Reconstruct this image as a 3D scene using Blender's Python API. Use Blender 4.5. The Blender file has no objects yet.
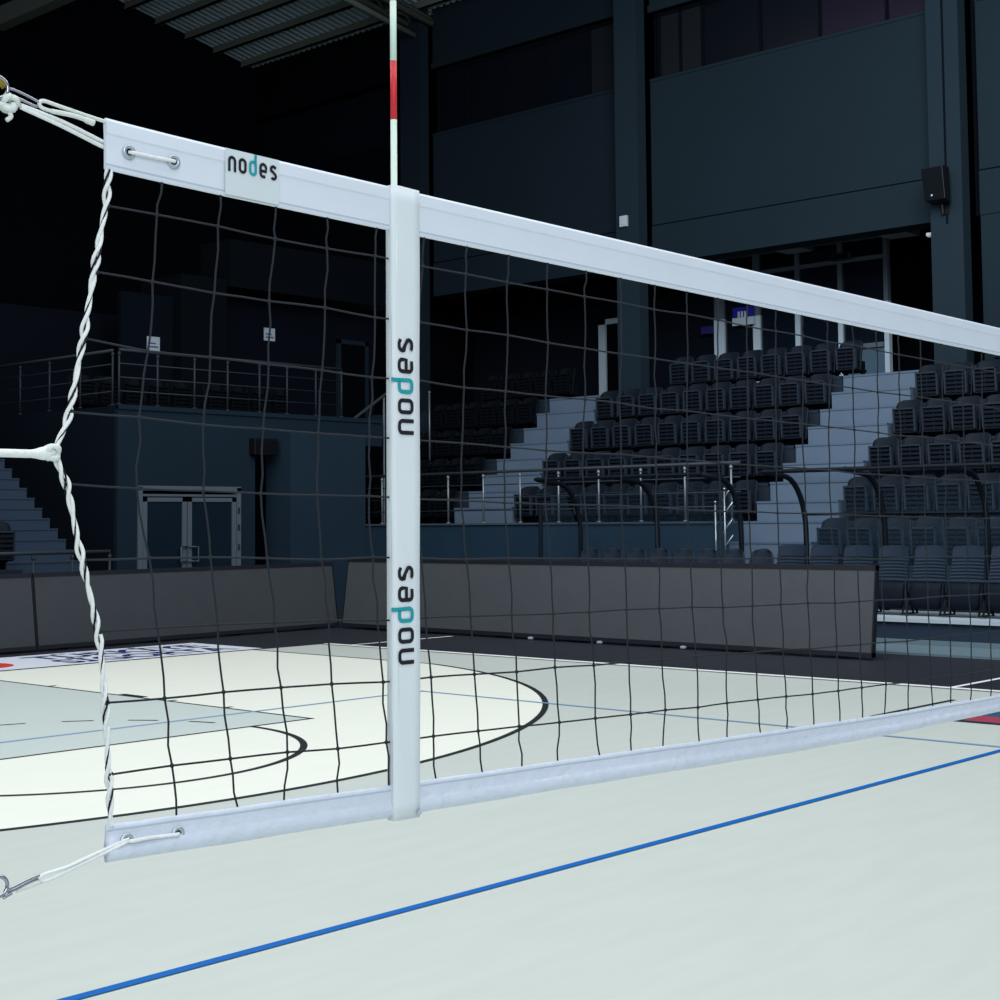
import bpy, bmesh, math, random
from mathutils import Vector, Matrix
random.seed(7)
S = bpy.context.scene
COL = S.collection
PI = math.pi

# ------------------------------------------------------------------ materials
def lin(c):
    c = c / 255.0
    return c / 12.92 if c <= 0.04045 else ((c + 0.055) / 1.055) ** 2.4
def mat(name, rgb, rough=0.6, metal=0.0, spec=0.3, gain=1.0, noise=0.0, nscale=20.0, bump=0.0, stretch=(1, 1, 1), detail=4):
    m = bpy.data.materials.new(name); m.use_nodes = True
    nt = m.node_tree; b = nt.nodes['Principled BSDF']
    col = [min(0.95, lin(c) * gain) for c in rgb] + [1]
    b.inputs['Base Color'].default_value = col
    b.inputs['Roughness'].default_value = rough
    b.inputs['Metallic'].default_value = metal
    b.inputs['Specular IOR Level'].default_value = spec
    if noise > 0 or bump > 0:
        tc = nt.nodes.new('ShaderNodeTexCoord'); mp = nt.nodes.new('ShaderNodeMapping')
        mp.inputs['Scale'].default_value = stretch
        nz = nt.nodes.new('ShaderNodeTexNoise'); nz.inputs['Scale'].default_value = nscale
        nz.inputs['Detail'].default_value = detail
        nt.links.new(tc.outputs['Object'], mp.inputs['Vector']); nt.links.new(mp.outputs['Vector'], nz.inputs['Vector'])
        if noise > 0:
            rp = nt.nodes.new('ShaderNodeValToRGB')
            rp.color_ramp.elements[0].position = 0.3; rp.color_ramp.elements[1].position = 0.7
            rp.color_ramp.elements[0].color = [c * (1 - noise) for c in col[:3]] + [1]
            rp.color_ramp.elements[1].color = [min(.97, c * (1 + noise)) for c in col[:3]] + [1]
            nt.links.new(nz.outputs['Fac'], rp.inputs['Fac']); nt.links.new(rp.outputs['Color'], b.inputs['Base Color'])
        if bump > 0:
            bp = nt.nodes.new('ShaderNodeBump'); bp.inputs['Strength'].default_value = bump
            bp.inputs['Distance'].default_value = 0.01
            nt.links.new(nz.outputs['Fac'], bp.inputs['Height']); nt.links.new(bp.outputs['Normal'], b.inputs['Normal'])
    return m
FG, BG = 0.95, 0.95          # gains that turn a wanted tone into an albedo, court and stands
M = {}
def add(name, *a, **k): M[name] = mat(name, *a, **k)
add('court', (208, 216, 209), .42, spec=.25, gain=.86, noise=.025, nscale=1.6, stretch=(1, 5, 1), detail=8)
add('court_cream', (232, 236, 224), .45, spec=.2, gain=1.0, noise=.012, nscale=1.5, stretch=(1, 4, 1))
add('court_key', (192, 203, 199), .45, spec=.2, gain=1.02, noise=.015, nscale=1.5, stretch=(1, 4, 1))
add('court_dark', (36, 39, 47), .5, spec=.25, gain=FG, noise=.08, nscale=2)
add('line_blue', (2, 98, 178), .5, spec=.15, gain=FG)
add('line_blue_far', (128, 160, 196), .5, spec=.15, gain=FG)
add('line_black', (30, 38, 42), .5, spec=.2, gain=FG)
add('line_white', (240, 243, 242), .5, spec=.2, gain=FG)
add('decal_white', (222, 228, 240), .5, gain=FG)
add('decal_navy', (36, 46, 100), .5, gain=FG)
add('decal_red', (214, 60, 50), .5, gain=FG)
add('decal_crimson', (160, 62, 80), .5, gain=FG)
add('decal_teal', (34, 88, 116), .5, gain=FG)
add('decal_black', (26, 34, 46), .5, gain=FG)
add('decal_sky', (30, 140, 190), .5, gain=FG)
add('board_face', (75, 80, 84), .55, spec=.3, gain=0.85, noise=.05, nscale=5)
add('board_face_end', (62, 66, 71), .55, spec=.3, gain=BG, noise=.05, nscale=5)
add('board_frame', (22, 25, 33), .5, gain=BG)
add('foot_white', (150, 156, 162), .5, gain=BG)
add('podium', (26, 43, 57), .75, spec=.1, gain=1.4, noise=.06, nscale=1.5)
add('podium_edge', (62, 78, 92), .6, spec=.2, gain=BG)
add('wall_main', (27, 41, 50), .8, spec=.1, gain=.88, noise=.05, nscale=.6)
add('wall_shaded', (19, 30, 39), .8, spec=.1, gain=1.15, noise=.05, nscale=.6)  # same wall as wall_main, light falloff to the left put into the colour
add('wall_column', (31, 45, 55), .8, spec=.1, gain=.88, noise=.04, nscale=.6)
add('wall_groove', (9, 14, 22), .9, spec=.05, gain=BG)
add('wall_black', (8, 9, 14), .9, spec=.02, gain=BG)
add('wall_end', (8, 10, 16), .9, spec=.02, gain=BG)  # near-black tone carries the light falloff at the far end
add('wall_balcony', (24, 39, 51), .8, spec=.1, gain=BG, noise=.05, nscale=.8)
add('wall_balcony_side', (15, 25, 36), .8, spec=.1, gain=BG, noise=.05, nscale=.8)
add('wall_block', (32, 49, 63), .8, spec=.1, gain=BG, noise=.04, nscale=.8)
add('wall_concourse', (11, 17, 26), .85, spec=.05, gain=BG)
add('wall_upper', (10, 15, 22), .85, spec=.05, gain=BG)
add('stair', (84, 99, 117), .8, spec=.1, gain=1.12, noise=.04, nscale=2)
add('stair_shaded', (52, 66, 84), .8, spec=.1, gain=BG, noise=.04, nscale=2)  # stair colour darkened, weaker light at the court end painted in
add('stair_nosing', (77, 92, 110), .8, spec=.1, gain=1.16)
add('terrace', (36, 46, 58), .8, spec=.1, gain=BG, noise=.08, nscale=2)
add('seat_black', (22, 29, 38), .55, spec=.07, gain=BG)
add('seat_edge', (40, 51, 63), .5, spec=.12, gain=BG)
add('seat_shaded', (12, 16, 22), .6, spec=.05, gain=BG)  # seat colour darkened to paint in the shade of left bank and balcony
add('seat_frame', (14, 18, 24), .6, spec=.05, gain=BG)
add('shell_grey', (36, 46, 58), .55, spec=.1, gain=BG)
add('fold_grey', (34, 46, 60), .55, spec=.1, gain=BG)
add('fold_dark', (20, 27, 36), .6, spec=.05, gain=BG)
add('chrome', (150, 160, 168), .3, metal=1, gain=BG)
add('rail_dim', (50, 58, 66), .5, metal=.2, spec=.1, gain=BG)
add('rail_post', (120, 130, 138), .4, metal=.5, gain=BG)
add('rail_hand', (54, 62, 68), .5, metal=.1, spec=.1, gain=BG)
add('dugout_frame', (17, 24, 32), .5, spec=.12, gain=BG)
add('frame_grey', (84, 96, 106), .5, spec=.3, gain=BG)
add('frame_pale', (150, 165, 178), .5, spec=.3, gain=1.3)
add('panel_teal', (52, 72, 86), .6, spec=.2, gain=1.6)
add('door_glass', (20, 33, 45), .15, spec=.5, gain=BG)
add('win_dark', (11, 15, 24), .25, spec=.3, gain=BG)
add('win_purple', (26, 19, 36), .25, spec=.3, gain=BG)  # purple glow in the panes, painted into their colour
add('win_brown', (25, 29, 34), .4, spec=.2, gain=BG)
add('roof_deck', (62, 72, 76), .6, spec=.25, gain=5, noise=.05, nscale=2)
add('roof_steel', (44, 48, 44), .6, spec=.25, gain=4)
add('speaker_black', (9, 10, 14), .5, spec=.3, gain=BG)
add('sign_white', (175, 188, 200), .6, gain=BG)
add('sign_bluegrey', (70, 90, 120), .6, gain=BG)
add('sign_blue', (30, 34, 140), .5, gain=BG)
add('sign_blue_dim', (28, 30, 92), .5, gain=BG)
add('lamp_panel', (150, 156, 158), .6, gain=1.2)
add('platform_edge', (168, 180, 190), .5, gain=BG)
add('platform_skirt', (30, 46, 63), .7, gain=BG)
add('platform_low', (96, 116, 126), .6, gain=BG)
# net
add('vinyl', (211, 220, 230), .38, spec=.35, gain=1.0, noise=.02, nscale=9, bump=.08)
add('vinyl_low', (203, 213, 226), .33, spec=.45, gain=1.0, noise=.03, nscale=45, bump=.45)
add('vinyl_strap', (216, 225, 229), .42, spec=.3, gain=1.0, noise=.015, nscale=8, bump=.05)
add('vinyl_patch', (204, 215, 219), .4, spec=.3, gain=1.0)
add('stitch', (176, 188, 204), .6, gain=1.0)
add('cord', (42, 46, 52), .75, spec=.1, gain=1.0)
add('cord_black', (14, 15, 18), .7, spec=.2, gain=1.0)
add('rope_white', (226, 231, 230), .7, spec=.2, gain=1.0, noise=.06, nscale=160, bump=.15)
add('rope_cream', (214, 222, 217), .75, spec=.2, gain=1.0, noise=.06, nscale=160, bump=.15)
add('logo_black', (22, 22, 32), .6, gain=1.0)
add('logo_teal', (24, 150, 160), .6, gain=1.0)
add('eyelet', (186, 194, 202), .35, metal=.75)
add('eyelet_hole', (20, 22, 26), .8)
add('steel', (165, 168, 178), .18, metal=1)
add('brass', (150, 130, 50), .35, metal=.8)
add('pole_white', (206, 226, 214), .4, spec=.3)
add('pole_red', (206, 48, 56), .4, spec=.3)
add('post_grey', (120, 126, 130), .4, metal=.6)

def glass_mat(name, tint, clear, rough=.08):
    m = bpy.data.materials.new(name); m.use_nodes = True; nt = m.node_tree
    b = nt.nodes['Principled BSDF']; out = nt.nodes['Material Output']
    b.inputs['Base Color'].default_value = [lin(c) for c in tint] + [1]; b.inputs['Roughness'].default_value = rough
    t = nt.nodes.new('ShaderNodeBsdfTransparent'); mx = nt.nodes.new('ShaderNodeMixShader')
    mx.inputs['Fac'].default_value = clear
    nt.links.new(b.outputs['BSDF'], mx.inputs[1]); nt.links.new(t.outputs['BSDF'], mx.inputs[2])
    nt.links.new(mx.outputs['Shader'], out.inputs['Surface'])
    return m
M['shell_clear'] = glass_mat('shell_clear', (62, 84, 104), .82)
M['pane'] = glass_mat('pane', (20, 30, 42), .45)

# ------------------------------------------------------------------ mesh builder
class MB:
    def __init__(s): s.v = []; s.f = []; s.mi = []
    def poly(s, pts, m=0):
        i = len(s.v); s.v += [tuple(p) for p in pts]; s.f.append(tuple(range(i, i + len(pts)))); s.mi.append(m)
    def box(s, x0, x1, y0, y1, z0, z1, m=0):
        i = len(s.v)
        s.v += [(x0, y0, z0), (x1, y0, z0), (x1, y1, z0), (x0, y1, z0), (x0, y0, z1), (x1, y0, z1), (x1, y1, z1), (x0, y1, z1)]
        for q in ((0, 3, 2, 1), (4, 5, 6, 7), (0, 1, 5, 4), (1, 2, 6, 5), (2, 3, 7, 6), (3, 0, 4, 7)):
            s.f.append(tuple(i + k for k in q)); s.mi.append(m)
    def hexa(s, p, m=0):        # eight corners, bottom loop then top loop
        i = len(s.v); s.v += [tuple(q) for q in p]
        for q in ((0, 3, 2, 1), (4, 5, 6, 7), (0, 1, 5, 4), (1, 2, 6, 5), (2, 3, 7, 6), (3, 0, 4, 7)):
            s.f.append(tuple(i + k for k in q)); s.mi.append(m)
    def tube(s, pts, r, n=6, m=0, closed=False, cap=True):
        pts = [Vector(p) for p in pts]; N = len(pts)
        rs = (list(r) + [r[-1]] * N)[:N] if isinstance(r, (list, tuple)) else [r] * N
        base = len(s.v); up = Vector((0, 0, 1)); prev = None
        for k in range(N):
            a = pts[k - 1] if (k > 0 or closed) else pts[k]
            b = pts[(k + 1) % N] if (k < N - 1 or closed) else pts[k]
            d = (b - a)
            d = d.normalized() if d.length > 1e-9 else Vector((0, 0, 1))
            if prev is None:
                ref = up if abs(d.z) < .9 else Vector((1, 0, 0))
                u = d.cross(ref).normalized()
            else:
                u = (prev - d * prev.dot(d))
                u = u.normalized() if u.length > 1e-6 else d.orthogonal().normalized()
            prev = u; w = d.cross(u)
            for j in range(n):
                t = 2 * PI * j / n
                s.v.append(tuple(pts[k] + (u * math.cos(t) + w * math.sin(t)) * rs[k]))
        for k in range(N if closed else N - 1):
            k2 = (k + 1) % N
            for j in range(n):
                j2 = (j + 1) % n
                s.f.append((base + k * n + j, base + k * n + j2, base + k2 * n + j2, base + k2 * n + j)); s.mi.append(m)
        if cap and not closed:
            s.f.append(tuple(base + j for j in reversed(range(n)))); s.mi.append(m)
            s.f.append(tuple(base + (N - 1) * n + j for j in range(n))); s.mi.append(m)
    def ball(s, c, r, m=0, sq=(1, 1, 1), n=8, k=5):
        b = len(s.v)
        for i in range(k + 1):
            th = PI * i / k
            for j in range(n):
                ph = 2 * PI * j / n
                s.v.append((c[0] + r * sq[0] * math.sin(th) * math.cos(ph), c[1] + r * sq[1] * math.sin(th) * math.sin(ph), c[2] + r * sq[2] * math.cos(th)))
        for i in range(k):
            for j in range(n):
                j2 = (j + 1) % n
                s.f.append((b + i * n + j, b + (i + 1) * n + j, b + (i + 1) * n + j2, b + i * n + j2)); s.mi.append(m)
    def grid(s, rows, m=0):      # rows of points
        b = len(s.v); n = len(rows[0])
        for r in rows: s.v += [tuple(p) for p in r]
        for i in range(len(rows) - 1):
            for j in range(n - 1):
                s.f.append((b + i * n + j, b + i * n + j + 1, b + (i + 1) * n + j + 1, b + (i + 1) * n + j)); s.mi.append(m)
    def build(s, name, mats, parent=None, smooth=False, bevel=0):
        me = bpy.data.meshes.new(name); me.from_pydata(s.v, [], s.f)
        for mm in (mats if isinstance(mats, (list, tuple)) else [mats]):
            me.materials.append(M[mm] if isinstance(mm, str) else mm)
        for p, i in zip(me.polygons, s.mi): p.material_index = i; p.use_smooth = smooth
        bm = bmesh.new(); bm.from_mesh(me); bmesh.ops.remove_doubles(bm, verts=bm.verts, dist=1e-6)
        bmesh.ops.recalc_face_normals(bm, faces=bm.faces); bm.to_mesh(me); bm.free()
        o = bpy.data.objects.new(name, me); COL.objects.link(o)
        if parent: o.parent = parent
        if bevel:
            mo = o.modifiers.new('bevel', 'BEVEL'); mo.width = bevel; mo.segments = 2; mo.limit_method = 'ANGLE'
        return o

def tag(o, label=None, cat=None, group=None, kind=None):
    if label: o['label'] = label
    if cat: o['category'] = cat
    if group: o['group'] = group
    if kind: o['kind'] = kind
    return o
def thing(name, label, cat, loc=(0, 0, 0), rz=0, group=None):
    o = bpy.data.objects.new(name, None); COL.objects.link(o); o.empty_display_size = .2
    o.location = loc; o.rotation_euler = (0, 0, rz)
    return tag(o, label, cat, group)
def dup(root, loc, rz, label, group=None, scale=None):
    r = root.copy(); COL.objects.link(r); r.location = loc; r.rotation_euler = (0, 0, rz); r['label'] = label
    if group: r['group'] = group
    if scale: r.scale = scale
    for ch in list(root.children):
        c = ch.copy(); COL.objects.link(c); c.parent = r
        for g in ch.children:
            d = g.copy(); COL.objects.link(d); d.parent = c
    return r
def struct(mb, name, mats, label, cat, smooth=False, bevel=0, parent=None):
    o = mb.build(name, mats, parent, smooth, bevel)
    if parent is None: tag(o, label, cat, kind='structure')
    return o
ORD = ['first', 'second', 'third', 'fourth', 'fifth', 'sixth', 'seventh', 'eighth', 'ninth', 'tenth', 'eleventh', 'twelfth']
def spline(pts, per=8):
    P = [Vector(p) for p in pts]; out = []
    for i in range(len(P) - 1):
        a = P[max(i - 1, 0)]; b = P[i]; c = P[i + 1]; d = P[min(i + 2, len(P) - 1)]
        for k in range(per):
            t = k / per
            out.append(.5 * ((2 * b) + (c - a) * t + (2 * a - 5 * b + 4 * c - d) * t * t + (3 * b - a - 3 * c + d) * t ** 3))
    out.append(P[-1]); return out

# ------------------------------------------------------------------ the court: one floor, its paint laid on in thin coats
FM = ['court', 'court_cream', 'court_key', 'court_dark', 'line_blue', 'line_black', 'line_white', 'line_blue_far']
fl = MB()
CXC, BASEY, NETY, HOOPY = 6.13, 16.10, 1.79, 14.27
fl.poly([(-14, -9, 0), (30, -9, 0), (30, 31, 0), (-14, 31, 0)], 3)
def flat(pts, m, z): fl.poly([(x, y, z) for x, y in pts], m)
def seg(x0, y0, x1, y1, w, m, z):
    d = Vector((x1 - x0, y1 - y0)); L = d.length; d /= L; n = Vector((-d.y, d.x)) * w / 2
    flat([(x0 - n.x, y0 - n.y), (x1 - n.x, y1 - n.y), (x1 + n.x, y1 + n.y), (x0 + n.x, y0 + n.y)], m, z)
def arc(cx, cy, r, a0, a1, w, m, z, n=64):
    for k in range(n):
        t0 = a0 + (a1 - a0) * k / n; t1 = a0 + (a1 - a0) * (k + 1) / n
        flat([(cx + (r - w / 2) * math.cos(t0), cy + (r - w / 2) * math.sin(t0)), (cx + (r + w / 2) * math.cos(t0), cy + (r + w / 2) * math.sin(t0)),
              (cx + (r + w / 2) * math.cos(t1), cy + (r + w / 2) * math.sin(t1)), (cx + (r - w / 2) * math.cos(t1), cy + (r - w / 2) * math.sin(t1))], m, z)
flat([(-12, -8.5), (13.98, -8.5), (13.98, BASEY), (-12, BASEY)], 0, .0010)
SX = 6.62                                                   # three point zone
aa = math.acos(SX / 6.78)
tp = [(CXC + 6.78 * math.cos(-t), HOOPY + 6.78 * math.sin(-t)) for t in [aa + (PI - 2 * aa) * k / 72 for k in range(73)]]
flat([(CXC + SX, BASEY)] + tp + [(CXC - SX, BASEY)], 1, .0020)
flat([(3.68, 10.04), (8.57, 10.04), (8.57, BASEY), (3.68, BASEY)], 2, .0030)
B_, K_, W_ = 4, 5, 6
arc(CXC, HOOPY, 6.78, -PI + aa, -aa, .055, K_, .0040, 96)
seg(CXC + SX, HOOPY - 1.5, CXC + SX, BASEY, .045, K_, .0040); seg(CXC - SX, HOOPY - 1.5, CXC - SX, BASEY, .045, K_, .0040)
arc(CXC, 10.04, 1.8, -PI, 0, .055, K_, .0040, 60)
for k in range(10):
    a = math.radians(13.5 + 17.6 * k)
    arc(CXC, 10.04, 1.8, a, min(PI, a + .145), .045, K_, .0040, 6)
seg(3.68, 10.04, 8.595, 10.04, .04, K_, .0040); seg(8.57, 10.04, 8.57, BASEY, .04, K_, .0040); seg(3.68, 10.04, 3.68, BASEY, .04, K_, .0040)
for y, l, w in ((12.75, .4, .12), (12.1, .12, .05), (11.25, .12, .05), (14.2, .12, .05)):
    seg(8.57, y, 8.57 + .1, y, l if l > .2 else w, K_, .0042)
seg(-12, BASEY, 13.98, BASEY, .03, K_, .0040)
seg(1.63, 4.80, 20, 4.80, .056, B_, .0050)                   # attack line
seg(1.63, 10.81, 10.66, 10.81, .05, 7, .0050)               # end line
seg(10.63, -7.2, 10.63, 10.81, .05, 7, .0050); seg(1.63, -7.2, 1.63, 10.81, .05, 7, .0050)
seg(14.0, -8.5, 14.0, BASEY, .11, W_, .0050); seg(13.9, -8.5, 13.9, BASEY, .02, K_, .0050); seg(14.0, 6.92, 16.2, 6.92, .06, W_, .0045); seg(14.0, 15.62, 16.0, 15.62, .06, W_, .0045)
seg(11.6, 6.44, 13.1, 6.44, .05, K_, .0045)
floor = struct(fl, 'floor', FM, 'pale grey sports floor with painted court lines and dark border', 'floor')

# floor decals
def text_obj(txt, size, m, parent, name, mtx):
    cu = bpy.data.curves.new(name, 'FONT'); cu.body = txt; cu.size = size; cu.align_x = 'LEFT'; cu.fill_mode = 'FRONT'; cu.offset = .03
    tmp = bpy.data.objects.new(name + '_c', cu); COL.objects.link(tmp)
    bpy.context.view_layer.update()
    me = bpy.data.meshes.new_from_object(tmp.evaluated_get(bpy.context.evaluated_depsgraph_get()))
    bpy.data.objects.remove(tmp); me.transform(mtx); me.materials.clear(); me.materials.append(M[m])
    o = bpy.data.objects.new(name, me); COL.objects.link(o); o.parent = parent
    return o
d1 = thing('floor_sticker', 'white floor sticker with navy lettering and red dot by the left board', 'floor sticker', (9.2, 16.16, .0))
mb = MB(); mb.box(-1.6, 3.75, 0, 1.55, .0045, .0065); mb.build('sheet', 'decal_white', d1)
mb = MB(); mb.poly([(.04 + .42 * math.cos(t), .72 + .46 * math.sin(t), .0075) for t in [2 * PI * k / 40 for k in range(40)]]); mb.build('red_dot', 'decal_red', d1)
for tx, y in (('TÜRKİYE', .82), ('SİGORTA', .16)):
    o = text_obj(tx, 1, 'decal_navy', d1, 'lettering', Matrix.Identity(4))
    w = max(v.co.x for v in o.data.vertices); o.data.transform(Matrix.Translation((.95, y, .0075)) @ Matrix.Diagonal((2.55 / w, .72, 1, 1)))
d2 = thing('floor_sticker', 'teal and red floor sticker at the right edge below the net', 'floor sticker', (11.73, 3.3, 0))
mb = MB(); mb.box(0, 2.2, 0, 2.5, .0055, .0075); mb.build('sheet', 'decal_teal', d2)
mb = MB(); mb.box(0, .06, 0, 2.5, .0076, .0082); mb.box(.06, 2.2, 2.44, 2.5, .0076, .0082); mb.build('border', 'decal_black', d2)
mb = MB(); mb.box(.07, .42, 0, 2.43, .0078, .0088); mb.build('red_strip', 'decal_crimson', d2)
mb = MB()
for k in range(7): mb.box(.17, .3, .1 + k * .29, .1 + k * .29 + .22, .009, .0095)
mb.build('white_marks', 'decal_white', d2)
mb = MB(); mb.poly([(.7, .5, .009), (1.5, 1.0, .009), (1.9, 2.2, .009), (1.0, 2.2, .009)]); mb.build('blue_flash', 'decal_sky', d2)

# ------------------------------------------------------------------ perimeter boards (lean back from the court)
def board(name, p0, p1, label, back, face, hh=1.0, feet=()):
    # p0->p1 is the foot line, back = direction the top leans to
    o = thing(name, label, 'perimeter board', (p0[0], p0[1], 0), group=None)
    d = Vector((p1[0] - p0[0], p1[1] - p0[1], 0)); L = d.length; d /= L; b = Vector((back[0], back[1], 0)); up = Vector((0, 0, 1))
    def P(s, h, off): return d * s + b * (.15 * h + off) + up * (h * hh)
    def slab(mb, s0, s1, h0, h1, o0, o1, m=0):
        mb.hexa([P(s0, h0, o0), P(s1, h0, o0), P(s1, h0, o1), P(s0, h0, o1), P(s0, h1, o0), P(s1, h1, o0), P(s1, h1, o1), P(s0, h1, o1)], m)
    mb = MB(); slab(mb, .02, L - .02, .075, .955, -.004, .05); mb.build('face_panel', face, o)
    mb = MB(); slab(mb, 0, L, .95, 1.0, -.012, .07); slab(mb, 0, L, .03, .08, -.012, .07); slab(mb, 0, .014, .03, 1, -.012, .07); slab(mb, L - .008, L, .03, 1, -.006, .07)
    mb.build('frame', 'board_frame', o)
    n = max(2, int(L / 1.3))
    for k in range(n):
        s = .5 + (L - 1) * k / (n - 1)
        mb = MB(); mb.hexa([d * (s - .02) + b * .02, d * (s + .02) + b * .02, d * (s + .02) + b * .5, d * (s - .02) + b * .5,
                            P(s - .02, .85, .06), P(s + .02, .85, .06), P(s + .02, .85, .1), P(s - .02, .85, .1)])
        st = mb.build('prop_stand', 'board_frame', o)
    for s in feet:
        mb = MB(); q = d * s - b * .03
        mb.box(q.x - .03, q.x + .03, q.y - .035, q.y + .035, 0.006, .045); mb.build('foot', 'foot_white', o, bevel=.015)
    return o
board('perimeter_board', (16.13, 8.93), (16.2, 18.25), 'long grey perimeter board in front of the team shelters', (1, 0), 'board_face', 1.1, (2.68, 4.06, 5.3))
board('perimeter_board', (16.3, 18.43), (10.83, 18.18), 'grey perimeter board along the court end, beside the corner gap', (0, 1), 'board_face_end', 1.03)
board('perimeter_board', (10.82, 18.18), (5.6, 17.95), 'dark grey perimeter board at the left edge, behind the red dot', (0, 1), 'board_face_end', 1.03)

# ------------------------------------------------------------------ seating terraces, stairs, podium
TZ = lambda k: .98 + .63 * k
XR = lambda k: 20.0 + .8 * k
def terrace(name, y0, y1, k0, k1, label):
    mb = MB()
    for k in range(k0, k1 + 1):
        x0 = XR(k) - .4
        mb.box(x0, XR(k) + (.4 if k < 5 else .015), y0, y1, 0, TZ(k), 0)
        mb.box(x0 - .01, x0 + .06, y0, y1, TZ(k) - .05, TZ(k) + .004, 1)
    return struct(mb, name, ['terrace', 'terrace'], label, 'seating terrace')
terrace('seating_terrace', 13.53, 18.76, 1, 5, 'dark stepped terrace under the middle seat bank')
terrace('seating_terrace', 4.0, 12.06, 0, 5, 'dark stepped terrace under the right seat bank')
terrace('seating_terrace', 20.22, 23.4, 1, 5, 'dark stepped terrace under the left seat bank')
def stairs(name, y0, y1, x0, z0, n, label, rise=.3163, run=.4, mats=('stair', 'stair_nosing')):
    mb = MB()
    for i in range(n):
        mb.box(x0 + run * i, x0 + run * (i + 1) + .01, y0, y1, 0, z0 + rise * (i + 1), 0)
        mb.box(x0 + run * i - .012, x0 + run * i + .03, y0, y1, z0 + rise * (i + 1) - .03, z0 + rise * (i + 1) + .003, 1)
    return struct(mb, name, list(mats), label, 'staircase')
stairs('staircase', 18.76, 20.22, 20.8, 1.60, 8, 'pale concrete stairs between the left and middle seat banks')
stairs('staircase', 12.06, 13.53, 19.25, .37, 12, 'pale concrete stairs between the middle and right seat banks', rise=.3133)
mb = MB(); mb.box(19.8, 20.4, 13.53, 22.1, 0, 1.6, 0); mb.box(20.4, 20.8, 18.76, 20.22, 0, 1.6, 0); mb.box(19.77, 20.4, 13.53, 22.1, 1.6, 1.63, 1)

struct(mb, 'wall_podium', ['podium', 'podium_edge', 'wall_groove'], 'dark blue podium wall below the seat banks', 'wall')
mb = MB(); mb.box(18.1, 19.6, 4, 12.06, .0, .32, 1); mb.box(18.06, 19.6, 4, 12.06, .32, .37, 0); mb.box(18.05, 18.1, 4, 11.6, .003, .1, 2); mb.box(17.0, 18.1, 4, 10.6, .005, .035, 2)
struct(mb, 'trim_1', ['platform_edge', 'platform_skirt', 'platform_low'], 'low platform with pale edge under the folding seats', 'platform')
mb = MB(); mb.box(18.5, 19.6, 12.06, 13.5, 0, .37, 0); mb.box(18.4, 19.78, 13.5, 16.9, 0, .37, 0)
struct(mb, 'trim_2', ['terrace'], 'low dark platform under the grey shell seats', 'platform')
mb = MB(); mb.box(24.02, 30, 4, 26, 3.6, TZ(5), 0)
struct(mb, 'floor_concourse', ['terrace'], 'dark upper concourse floor behind the seat banks', 'floor')

# ------------------------------------------------------------------ stadium seats
def make_seat(label):
    o = thing('stadium_seat', label, 'seat', (0, 0, 0))
    mb = MB()                                                # tipped-up slatted seat, front at x = 0
    def P(u, h, off): return (off + .05 * (.55 - h), u, h)  # leans a little
    def bar(u0, u1, h0, h1, o0, o1, m=0): mb.hexa([P(u0, h0, o0), P(u0, h0, o1), P(u1, h0, o1), P(u1, h0, o0), P(u0, h1, o0), P(u0, h1, o1), P(u1, h1, o1), P(u1, h1, o0)], m)
    bar(-.195, -.168, .14, .54, -.03, .03, 1); bar(.168, .195, .14, .54, -.03, .03, 1)
    bar(-.195, .195, .515, .54, -.03, .03, 1); bar(-.195, .195, .14, .162, -.03, .03, 0)
    for k in range(5): bar(-.168, .168, .175 + k * .068, .215 + k * .068, -.02, .012, 0)
    bar(-.17, .17, .16, .52, .016, .022, 2); bar(-.01, .01, .16, .52, -.01, .016, 0)
    mb.build('seat_pan', ['seat_black', 'seat_edge', 'seat_frame'], o)
    mb = MB(); rows = []
    prof = [(.14, .13), (.16, .28), (.19, .45), (.225, .58), (.25, .665), (.262, .685)]
    for q, (x, h) in enumerate(prof):
        r = []
        for j in range(9):
            u = -1 + 2 * j / 8; hw = .228 if h < .6 else (.218 if h < .68 else .19)
            r.append((x - .05 * (u * u), u * hw, h + (-.03 * abs(u) ** 6 if h > .6 else 0)))
        rows.append(r)
    mb.grid(rows); rows2 = [[(x + .03, y, z) for x, y, z in r] for r in rows]; mb.grid(rows2)
    mb.grid([rows[-1], rows2[-1]]); mb.grid([[r[0] for r in rows], [r[0] for r in rows2]]); mb.grid([[r[-1] for r in rows], [r[-1] for r in rows2]])
    mb.build('backrest', 'seat_black', o, smooth=True)
    mb = MB(); mb.box(.04, .3, -.205, -.18, .12, .3); mb.box(.04, .3, .18, .205, .12, .3); mb.box(.2, .34, -.21, .21, .1, .15); mb.box(.24, .3, -.2, -.14, 0, .12); mb.box(.24, .3, .14, .2, 0, .12)
    mb.build('bracket', 'seat_frame', o)
    return o
SEAT = make_seat('x'); seat_used = [False]
def put_seat(loc, rz, label, group):
    if not seat_used[0]:
        seat_used[0] = True; SEAT.location = loc; SEAT.rotation_euler = (0, 0, rz); tag(SEAT, label, 'seat', group); return SEAT
    return dup(SEAT, loc, rz, label, group)
def dim(o):  # swaps in the darker seat copy where shade is painted
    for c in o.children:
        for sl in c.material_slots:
            sl.link = 'OBJECT'; sl.material = M['seat_shaded']
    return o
PITCH = .503
ROWN = {0: 'lowest', 1: 'second', 2: 'third', 3: 'fourth', 4: 'fifth', 5: 'top'}
def rowname(k, first): return ['bottom', 'second', 'third', 'fourth', 'fifth', 'top'][k - first]
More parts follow.
